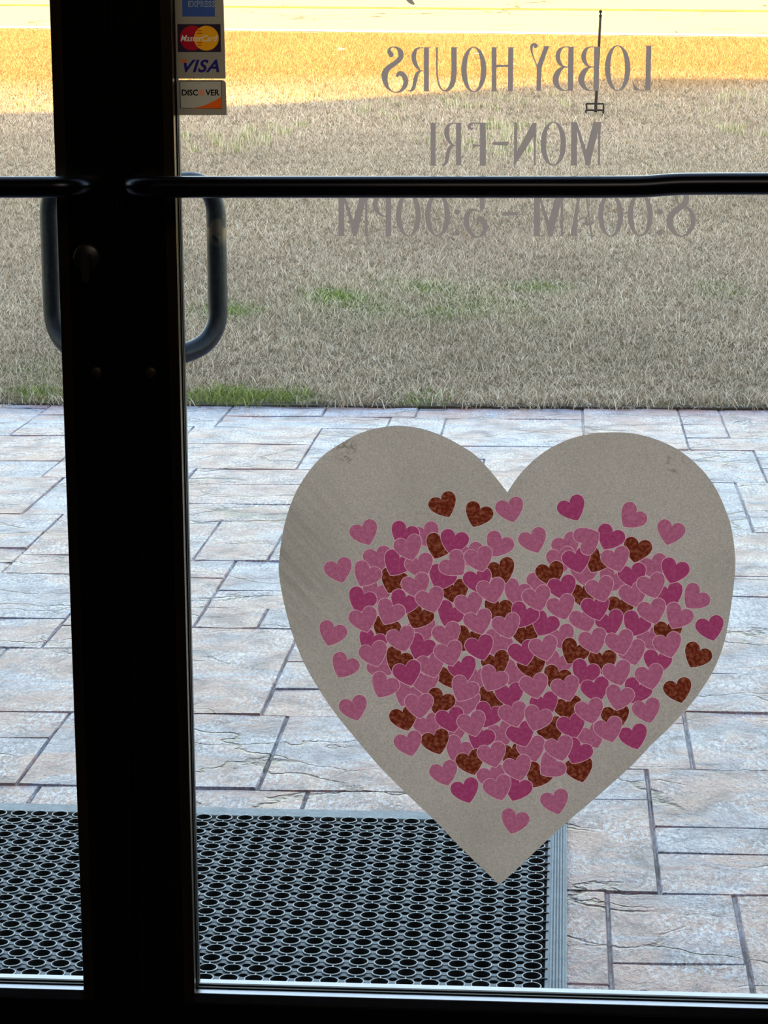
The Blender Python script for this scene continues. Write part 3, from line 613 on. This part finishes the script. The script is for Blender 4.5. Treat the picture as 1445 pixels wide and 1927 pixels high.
HC = [(0, 0), (9, -22), (24, -42), (46, -61), (76, -75), (112, -80), (148, -73), (178, -54), (202, -26), (216, 4), (217, 40), (208, 78), (186, 122), (154, 165), (116, 206), (74, 244), (34, 272), (0, 292)]
k_ = 1/8.028
HC = [(x*k_, (y-146)*k_) for x, y in HC]; HC = HC+[(-x, y) for x, y in HC[-2:0:-1]]
def heart_poly(mx_, my_, ang, grow=0.):
    a = math.radians(ang); out = []
    for x, y in HC:
        if grow:
            r = math.hypot(x, y); 
            if abs(x) < .01 and y < 0: y -= grow*.9
            else: x, y = x*(1+grow/r), y*(1+grow/r)
        out.append((mx_+x*math.cos(a)-y*math.sin(a), my_+x*math.sin(a)+y*math.cos(a)))
    return out
BIG = [(954.6, 926.5), (930, 895), (898, 859.6), (868, 839), (834, 821), (795, 807), (752, 801), (714, 805), (678, 815), (640, 835), (605, 859.6), (576, 894), (552, 936), (534, 992), (525.5, 1050.6), (525, 1082), (532, 1124), (541, 1162), (552.5, 1200), (575, 1254), (605, 1305), (632, 1344), (665, 1385), (710, 1438), (761, 1490), (818, 1544), (870, 1598), (927, 1653), (940, 1665), (972, 1636), (1020, 1590), (1067, 1547), (1113, 1508), (1163, 1464), (1195, 1434), (1226.5, 1400.6), (1256, 1373), (1284, 1343), (1304, 1320), (1322, 1295), (1340, 1266), (1354, 1235), (1365, 1200), (1373, 1157), (1381, 1098), (1383.5, 1050), (1376, 993), (1366, 962), (1354, 933), (1340, 908), (1322, 885), (1300, 864), (1274, 845), (1250, 833), (1226, 824), (1198, 817), (1167, 813.5), (1131, 814.5), (1098, 819), (1067, 828), (1034, 844), (1004, 866), (976, 895)]
_ti = BIG.index((940, 1665)); BIG = [tuple(p) for p in spline(BIG[:_ti+1], 3)[:-1]+spline(BIG[_ti:]+BIG[:1], 3)[:-1]]
hearts = []
for t in HEARTS.split():
    a = t.split(','); hearts.append((a[0], *map(float, a[1:])))
hearts.sort(key=lambda h: (h[4], h[2]))
layers = [('base', [BIG])]
for i, (cc, x, y, a, lv) in enumerate(hearts):
    layers.append((('r', i), [heart_poly(x, y, a, 1.15 if lv < 9 else .55)])); layers.append((('f', i), [heart_poly(x, y, a)]))
fl = flat(layers)
YI = .0176; org = tuple(onY(942, 1200, YI)); HD = empty('heart_decal', org)
tag(HD, 'large heart-shaped sticker printed with small pink and dark red hearts, on right glass', 'sticker')
put('sticker_backing', [(*fl['base'], 0)], [f_base], YI, org, HD)
fm = {'P': f_pink, 'M': f_mag, 'D': f_red}; lb = {'M': 'magenta printed heart', 'D': 'dark red glittered printed heart'}
f_rim2 = film('faint print edge', lin(.80, .60, .54), fine=.02)
for i, (cc, x, y, a, lv) in enumerate(hearts):
    dt = []
    if ('f', i) in fl: dt.append((*fl[('f', i)], 0))
    if ('r', i) in fl: dt.append((*fl[('r', i)], 1))
    if not dt: continue
    o = put('printed_heart', dt, [fm[cc], f_rim2 if lv >= 9 else f_rim], YI, org, HD)
    if cc in lb: o['label'] = lb[cc]

# ------------------------------------------------------------------ mirrored opening-hours lettering (read from outside)
def stroke(pts, n=6, smooth=True):
    P = spline(pts, n) if smooth and len(pts) > 2 else [np.array(p, float) for p in pts]
    L = []; Rr_ = []
    for i, p in enumerate(P):
        t = P[min(i+1, len(P)-1)][:2]-P[max(i-1, 0)][:2]; t = t/(np.linalg.norm(t)+1e-9); nn = np.array([-t[1], t[0]]); w = max(3., p[2])/2
        L.append(p[:2]+nn*w); Rr_.append(p[:2]-nn*w)
    return [[L[i], L[i+1], Rr_[i+1], Rr_[i]] for i in range(len(P)-1)]
def ell(cx_, cy_, rx, ry, tw, th):
    out = []; n = 40
    for i in range(n):
        q = []
        for j, r in ((i, 1), (i+1, 1), (i+1, 0), (i, 0)):
            a = 2*math.pi*j/n; q.append((cx_+(rx-(0 if r else tw))*math.cos(a), cy_+(ry-(0 if r else th))*math.sin(a)))
        out.append(q)
    return out
def disc(cx_, cy_, r, n=16): return [[(cx_+r*math.cos(2*math.pi*i/n), cy_+r*math.sin(2*math.pi*i/n)) for i in range(n)]]
def rect(x0, x1, y0, y1): return [[(x0, y0), (x1, y0), (x1, y1), (x0, y1)]]
def stem(x0, x1, y0, y1, dx=0, st=(12, 14), sb=(12, 12)):
    """upright with thin serifs at top and bottom; dx leans the foot"""
    q = [[(x0, y0), (x1, y0), (x1+dx, y1), (x0+dx, y1)]]
    if st: q += rect(x0-st[0], x1+st[1], y0-1, y0+5)
    if sb: q += rect(x0+dx-sb[0], x1+dx+sb[1], y1-5, y1+1)
    return q
T1 = (700, 60, 5.161); T2 = (960, 0, 5.161); T3 = (790, 210, 4.014); T4 = (620, 360, 4.129); T5 = (980, 320, 4.129)
def Bl(dx): return stem(565+dx, 617+dx, 455, 880, -7, (10, 24), (0, 0))+stroke([(575+dx, 455, 7), (520+dx, 458, 12), (482+dx, 485, 32), (463+dx, 535, 46), (468+dx, 585, 42), (490+dx, 625, 30), (520+dx, 645, 14), (565+dx, 650, 8)])+stroke([(565+dx, 651, 8), (518+dx, 655, 18), (478+dx, 683, 44), (448+dx, 735, 58), (441+dx, 780, 60), (455+dx, 830, 46), (487+dx, 864, 28), (520+dx, 877, 10), (562+dx, 880, 6)])
def Mg(dx, dy): 
    q = stem(1143, 1188, 80, 406, -2, (4, 0), (5, 8))+stem(1345, 1362, 90, 404, -1, None, (10, 8))+[[(1186, 82), (1192, 100), (1255, 290), (1310, 82), (1370, 78), (1368, 130), (1345, 160), (1278, 408), (1252, 408), (1236, 330), (1188, 150)]]
    return [[(x+dx*4.014, y+dy*4.014) for x, y in p] for p in q]
W1 = [
 ('S', T1, stroke([(190, 222, 46), (168, 195, 40), (172, 163, 22), (205, 147, 9), (245, 157, 26), (273, 190, 50), (281, 235, 52), (260, 272, 50), (215, 310, 48), (160, 348, 54), (128, 395, 62), (122, 440, 60), (130, 490, 48), (152, 540, 30), (190, 574, 14), (235, 587, 10), (280, 572, 26), (316, 530, 42), (327, 475, 50), (308, 425, 50), (272, 402, 42), (248, 418, 34), (243, 440, 14)])+disc(185, 222, 25)),
 ('R', T1, stem(503, 552, 150, 578, 0, (0, 20), (8, 6))+stroke([(505, 155, 6), (460, 155, 12), (425, 175, 28), (408, 220, 44), (406, 260, 44), (420, 310, 40), (446, 350, 26), (470, 376, 12), (505, 380, 8)])+stroke([(475, 376, 12), (442, 400, 30), (426, 440, 38), (415, 490, 36), (404, 540, 34), (385, 568, 24), (362, 573, 10), (348, 560, 5)])),
 ('U', T1, stroke([(796, 150, 52), (796, 300, 52), (795, 400, 52), (785, 480, 50), (765, 530, 44), (738, 560, 30), (710, 571, 18), (680, 562, 14), (655, 525, 16), (638, 460, 16), (630, 380, 16), (629, 270, 18), (629, 150, 20)])+rect(762, 835, 149, 156)+rect(615, 645, 149, 155)),
 ('O', T1, ell(988, 366, 122, 221, 53, 9)),
 ('H', T1, stem(1162, 1208, 150, 578, 0, (6, 16), (4, 16))+stem(1322, 1372, 150, 576, -3, (10, 18), (12, 2))+rect(1205, 1324, 320, 342)),
 ('Y', T2, stroke([(248, 462, 22), (252, 442, 30), (230, 430, 24), (208, 447, 28), (208, 490, 20), (225, 555, 13), (262, 645, 12)])+disc(244, 452, 17)+[[(330, 450), (378, 450), (305, 655), (298, 880), (254, 880), (258, 640)]]+rect(318, 384, 447, 454)+rect(246, 306, 874, 881)),
 ('B', T2, Bl(0)), ('B', T2, Bl(250)),
 ('O', T2, ell(1043, 662, 124, 223, 53, 9)),
 ('L', T2, stem(1320, 1370, 443, 878, -9, (16, 26), None)+[[(1183, 778), (1202, 812), (1228, 852), (1262, 872), (1312, 872), (1312, 879), (1202, 877)]])]
W2 = [
 ('I', T3, stem(81, 119, 86, 408, 0, (6, 12), (4, 8))),
 ('R', T3, stem(273, 312, 86, 405, 0, (0, 10), (4, 6))+stroke([(275, 90, 6), (240, 90, 12), (214, 110, 26), (202, 150, 36), (205, 185, 34), (222, 225, 24), (246, 250, 12), (275, 258, 7)])+stroke([(250, 252, 14), (226, 275, 26), (213, 310, 30), (206, 350, 28), (197, 385, 24), (180, 403, 14), (160, 400, 5)])),
 ('F', T3, stem(454, 498, 84, 408, 0, (0, 2), (12, 2))+stroke([(456, 90, 12), (420, 87, 10), (392, 90, 14), (374, 102, 24), (374, 118, 24), (388, 130, 18), (405, 126, 12)])+[[(395, 208), (402, 240), (415, 249), (455, 251), (455, 262), (420, 264), (406, 274), (400, 300)]]),
 ('hyphen', T3, [[(545, 240), (550, 231), (664, 225), (670, 232), (668, 250), (656, 257), (550, 251)]]),
 ('N', T3, [[(713, 86), (734, 86), (734, 300), (850, 84), (880, 84), (878, 120), (874, 404), (860, 404), (858, 190), (716, 408), (710, 404)]]+rect(705, 742, 82, 88)+rect(852, 880, 401, 407)),
 ('O', T3, ell(1008, 243, 96, 167, 41, 8)),
 ('M', T3, Mg(0, 0))]
W3 = [
 ('M', T3, Mg(-437.8, 132.7)),
 ('P', T4, stem(437, 478, 22, 346, 0, (0, 8), (6, 4))+stroke([(438, 27, 7), (400, 30, 12), (368, 55, 32), (354, 100, 38), (366, 145, 32), (395, 180, 18), (437, 197, 8)])),
 ('0', T4, ell(613, 185, 97, 166, 42, 8)), ('0', T4, ell(840, 185, 97, 166, 42, 8)),
 ('colon', T4, disc(990, 161, 22)+disc(990, 322, 22)),
 ('5', T4, [[(1168, 22), (1206, 22), (1206, 132), (1172, 162), (1168, 130)]]+rect(1075, 1200, 22, 48)+stroke([(1172, 160, 8), (1138, 145, 16), (1098, 150, 24), (1067, 190, 38), (1062, 240, 42), (1080, 295, 36), (1113, 338, 22), (1150, 355, 10), (1185, 340, 24), (1206, 300, 36), (1204, 250, 44), (1185, 222, 44), (1162, 212, 36), (1148, 226, 20)])),
 ('dash', T4, [[(1340, 170), (1348, 162), (1462, 159), (1468, 170), (1464, 185), (1350, 190)]]),
 ('M', T3, Mg(-69.9, 133.1)),
 ('A', T5, [[(470, 44), (505, 44), (444, 300), (436, 510), (384, 510)]]+stroke([(490, 50, 9), (512, 240, 11), (550, 510, 14)], smooth=False)+stroke([(440, 405, 8), (468, 372, 9), (505, 378, 10), (506, 412, 22), (482, 418, 14)])+stroke([(505, 420, 20), (540, 420, 22), (568, 402, 6)])+rect(374, 440, 505, 512)+rect(530, 566, 505, 511)),
 ('0', T5, ell(697, 350, 98, 166, 42, 8)), ('0', T5, ell(928, 350, 98, 166, 42, 8)),
 ('colon', T5, disc(1082, 325, 22)+disc(1080, 485, 22)),
 ('8', T5, stroke([(1287, 190, 40), (1282, 245, 44), (1245, 283, 46), (1192, 325, 46), (1160, 370, 50), (1158, 415, 50), (1180, 468, 36), (1213, 503, 20), (1252, 514, 10), (1300, 490, 24), (1334, 430, 36), (1338, 370, 36), (1320, 320, 28), (1285, 288, 16), (1240, 278, 10), (1214, 245, 20), (1208, 205, 24), (1213, 165, 20), (1240, 140, 10), (1270, 148, 24), (1287, 190, 40)]))]
def words(name, glyphs, label):
    Yo = .0246; allp = []
    c = None
    for (ch, T, polys) in glyphs:
        q = [[(T[0]+x/T[2], T[1]+y/T[2]) for x, y in p] for p in polys]; allp.append((ch, q))
    xs_ = [p[0] for _, q in allp for pl in q for p in pl]; ys_ = [p[1] for _, q in allp for pl in q for p in pl]
    org_ = tuple(onY(sum(xs_)/len(xs_), max(ys_), Yo)); e = empty(name, org_); tag(e, label, 'lettering')
    for ch, q in allp:
        r = flat([('a', q)])['a']; put('hyphen' if ch in ('hyphen', 'dash') else ('colon' if ch == 'colon' else 'letter' if ch.isalpha() else 'numeral'), [(*r, 0)], [f_let], Yo, org_, e)
    return e
words('window_lettering', W1, 'grey mirrored letters LOBBY HOURS at the top of the right door glass')
words('window_lettering', W2, 'grey mirrored letters MON-FRI just above the push bar')
words('window_lettering', W3, 'grey mirrored times 8:00AM - 5:00PM partly hidden by the push bar')
words('window_lettering', [('J', (0, 0, 1), stroke([(764, -14, 6), (768, -4, 11), (774, 4, 8), (780, 8, 3)]))], 'grey tail of a letter cut off at the very top of the right glass')

# ------------------------------------------------------------------ card stickers
def text_polys(s, x0, x1, y0, y1, shear=0., bold=.0, space=1.):
    cu = bpy.data.curves.new('t', 'FONT'); cu.body = s; cu.offset = bold; cu.shear = shear; cu.space_character = space; cu.resolution_u = 3
    ob = link(bpy.data.objects.new('t', cu)); dg = bpy.context.evaluated_depsgraph_get(); me_ = bpy.data.meshes.new_from_object(ob.evaluated_get(dg))
    V = [tuple(p.co[:2]) for p in me_.vertices]; F = [list(p.vertices) for p in me_.polygons]
    bpy.data.objects.remove(ob); bpy.data.curves.remove(cu); bpy.data.meshes.remove(me_)
    ax, bx = min(p[0] for p in V), max(p[0] for p in V); ay, by = min(p[1] for p in V), max(p[1] for p in V)
    mp = [(x0+(p[0]-ax)/(bx-ax)*(x1-x0), y1-(p[1]-ay)/(by-ay)*(y1-y0)) for p in V]
    return [[mp[i] for i in f] for f in F]
T6 = (310, 0, 8.377)
def lean(p):  # the sticker sheet leans with the pane: crop coordinates to picture pixels
    return (T6[0]+(p[0]+0*p[1])/T6[2], T6[1]+p[1]/T6[2])
def sticker(name, label, layers, ckeys, org_px):
    ly = [(k, [[lean(p) for p in pl] for pl in polys]) for k, polys in layers]
    r = flat(ly); org_ = tuple(onY(*org_px, YI)); e = empty(name, org_); tag(e, label, 'sticker')
    for k, mat in ckeys:
        if k in r: put(k, [(*r[k], 0)], [mat], YI, org_, e)
    return e
ST = .5
def sf(name, r, g, b, fine=.04): c = srgb(r, g, b); return film(name, (c[0]*.62, c[1]*.52, c[2]*.46, 1), tr=.45, fine=fine)
s_pap = sf('sticker paper', 148, 138, 120); s_blue = sf('sticker blue', 62, 84, 140); s_lt = sf('sticker light letters', 168, 172, 160); s_drk = sf('sticker dark field', 52, 38, 52)
s_red = sf('sticker red disc', 170, 30, 42); s_org = sf('sticker orange disc', 236, 160, 30); s_wh = sf('sticker white letters', 222, 208, 186); s_nav = sf('sticker navy letters', 44, 36, 104)
s_blk = sf('sticker black letters', 22, 18, 18); s_or2 = sf('sticker orange corner', 226, 96, 28); s_or3 = sf('sticker orange ball', 214, 140, 108); s_wh2 = sf('sticker card panel', 178, 168, 150)
def circ_(cx_, cy_, r, n=40, x0=None): return [[(max(x0, cx_+r*math.cos(2*math.pi*i/n)) if x0 else cx_+r*math.cos(2*math.pi*i/n), cy_+r*math.sin(2*math.pi*i/n)) for i in range(n)]]
stripes = []; stripes2 = []
for i, yy in enumerate((478, 522, 668, 706)):
    stripes += rect(505+abs(i-1.5)*8, 590-abs(i-1.5)*6, yy, yy+12)
for i, yy in enumerate((498, 545, 690)): stripes2 += rect(497, 560, yy, yy+10)
sticker('payment_sticker', 'upper card-payment sticker strip on the right glass with blue, red-and-orange and navy logos',
  [('sticker_sheet', [[(112, -420), (915, -420), (960, 1240), (165, 1240)]]), ('blue_square', [[(270, -250), (780, -250), (792, 262), (278, 262)]]),
   ('pale_lettering', text_polys('EXPRESS', 372, 785, 20, 108, .0, .02, 1.12)+text_polys('AMERICAN', 360, 780, -90, 3, 0, .02, 1.12)), ('blue_lettering', text_polys('EXPRESS', 384, 778, 32, 97, 0, -.012, 1.12)),
   ('dark_panel', [[(196, 380), (878, 380), (888, 822), (206, 822)]]), ('red_disc', circ_(432, 598, 196)), ('orange_disc', circ_(655, 602, 196)+stripes2), ('red_stripe', stripes),
   ('white_lettering', text_polys('MasterCard', 250, 832, 552, 652, .3, .006)), ('navy_lettering', text_polys('VISA', 288, 862, 938, 1142, .28, .03, 1.08)), ('orange_flick', [[(232, 938), (330, 938), (342, 985), (300, 992)]])],
  [('sticker_sheet', s_pap), ('blue_square', s_blue), ('pale_lettering', s_lt), ('blue_lettering', s_blue), ('dark_panel', s_drk), ('red_disc', s_red), ('orange_disc', s_org), ('red_stripe', s_red), ('white_lettering', s_wh), ('navy_lettering', s_nav), ('orange_flick', s_or2)], (375, 148))
sticker('payment_sticker', 'lower small card-payment sticker on the right glass with black letters and orange corner',
  [('sticker_sheet', [[(170, 1262), (905, 1262), (940, 1275), (962, 1305), (978, 1815), (185, 1815)]]), ('dark_frame', [[(232, 1272), (895, 1272), (906, 1718), (242, 1706)]]), ('card_panel', [[(244, 1282), (886, 1282), (896, 1708), (253, 1698)]]),
   ('orange_corner', [[(430, 1704), (600, 1672), (760, 1600), (898, 1525), (903, 1712)]]), ('black_lettering', text_polys('DISC', 266, 524, 1412, 1508, 0, .03)+text_polys('VER', 640, 862, 1412, 1508, 0, .03)), ('orange_ball', circ_(582, 1460, 50, 24))],
  [('sticker_sheet', s_pap), ('dark_frame', s_blk), ('card_panel', s_wh2), ('orange_corner', s_or2), ('black_lettering', s_blk), ('orange_ball', s_or3)], (375, 217))

# ------------------------------------------------------------------ iron stake on the lawn
b = onS(1119, 219); Yb = float(b[1])
def sp(x, y, dy=0.): p = onY(960+x/5.161, y/5.161, Yb+dy); return tuple(p)
st_ = empty('iron_stake', tuple(b)); tag(st_, 'thin black iron pole with ball finial and forked foot standing in the lawn', 'pole')
def spart(mb, nm, sm=False): o = mb.build(nm, black_iron, st_, sm); o.location = tuple(-np.array(b)); return o
u = (np.array(sp(10, 0))-np.array(sp(0, 0)))[0]/10   # metres per crop pixel
pt, pb = np.array(sp(876, 165)), np.array(sp(828, 1090)); sc = u
spart(MB().tube([tuple(pb), tuple(pb*.5+pt*.5), tuple(pt)], [16*u, 14*u, 12*u], 12), 'pole', True)
f0 = sp(877, 112); spart(MB().lathe([(.0001, 17*u), (10*u, 13*u), (17*u, 0), (12*u, -12*u), (6*u, -18*u), (8*u, -26*u), (16*u, -36*u), (14*u, -50*u), (12*u, -56*u), (.0001, -58*u)], f0, 'z', 16), 'finial', True)
def bar(a, c, w=8): return MB().tube([a, c], w*u*1.15, 6)
r = 8*u
spart(MB().tube(bend([sp(745, 1075, .03), sp(738, 1008, .03), sp(906, 1008, .03), sp(906, 1075, .03)], .004, 2), 9*u, 8), 'upper_fork')
spart(MB().tube(bend([sp(727, 1150, -.02), sp(735, 1070, -.02), sp(905, 1070, -.02), sp(898, 1150, -.02)], .004, 2), 10*u, 8), 'lower_fork')
# three pale scraps lying in the sunlit grass
scrap = simple('white paper', srgb(235, 230, 220), .8)
for i, (x, y, s_) in enumerate(((898, 113, .07), (966, 134, .05), (643, 103, .06))):
    p = onS(x, y); zz = p[2]+.045; a = random.random()*3
    V = [(s_*math.cos(a+k*1.26)*random.uniform(.6, 1), s_*.7*math.sin(a+k*1.26)*random.uniform(.6, 1), random.uniform(0, .03)) for k in range(5)]
    o = obj('litter_scrap', V+[(x_, y_, z_+.002) for x_, y_, z_ in V], [(0, 1, 2, 3, 4), (9, 8, 7, 6, 5)]+[(k, 5+k, 5+(k+1) % 5, (k+1) % 5) for k in range(5)], scrap, loc=(p[0], p[1], zz))
    tag(o, ('white scrap seen inside the mirrored O of HOURS', 'white scrap just right of the mirrored H of HOURS', 'small pale scrap left of the mirrored word HOURS')[i]+', in sunlit grass', 'litter', 'pale scraps in the sunlit grass')
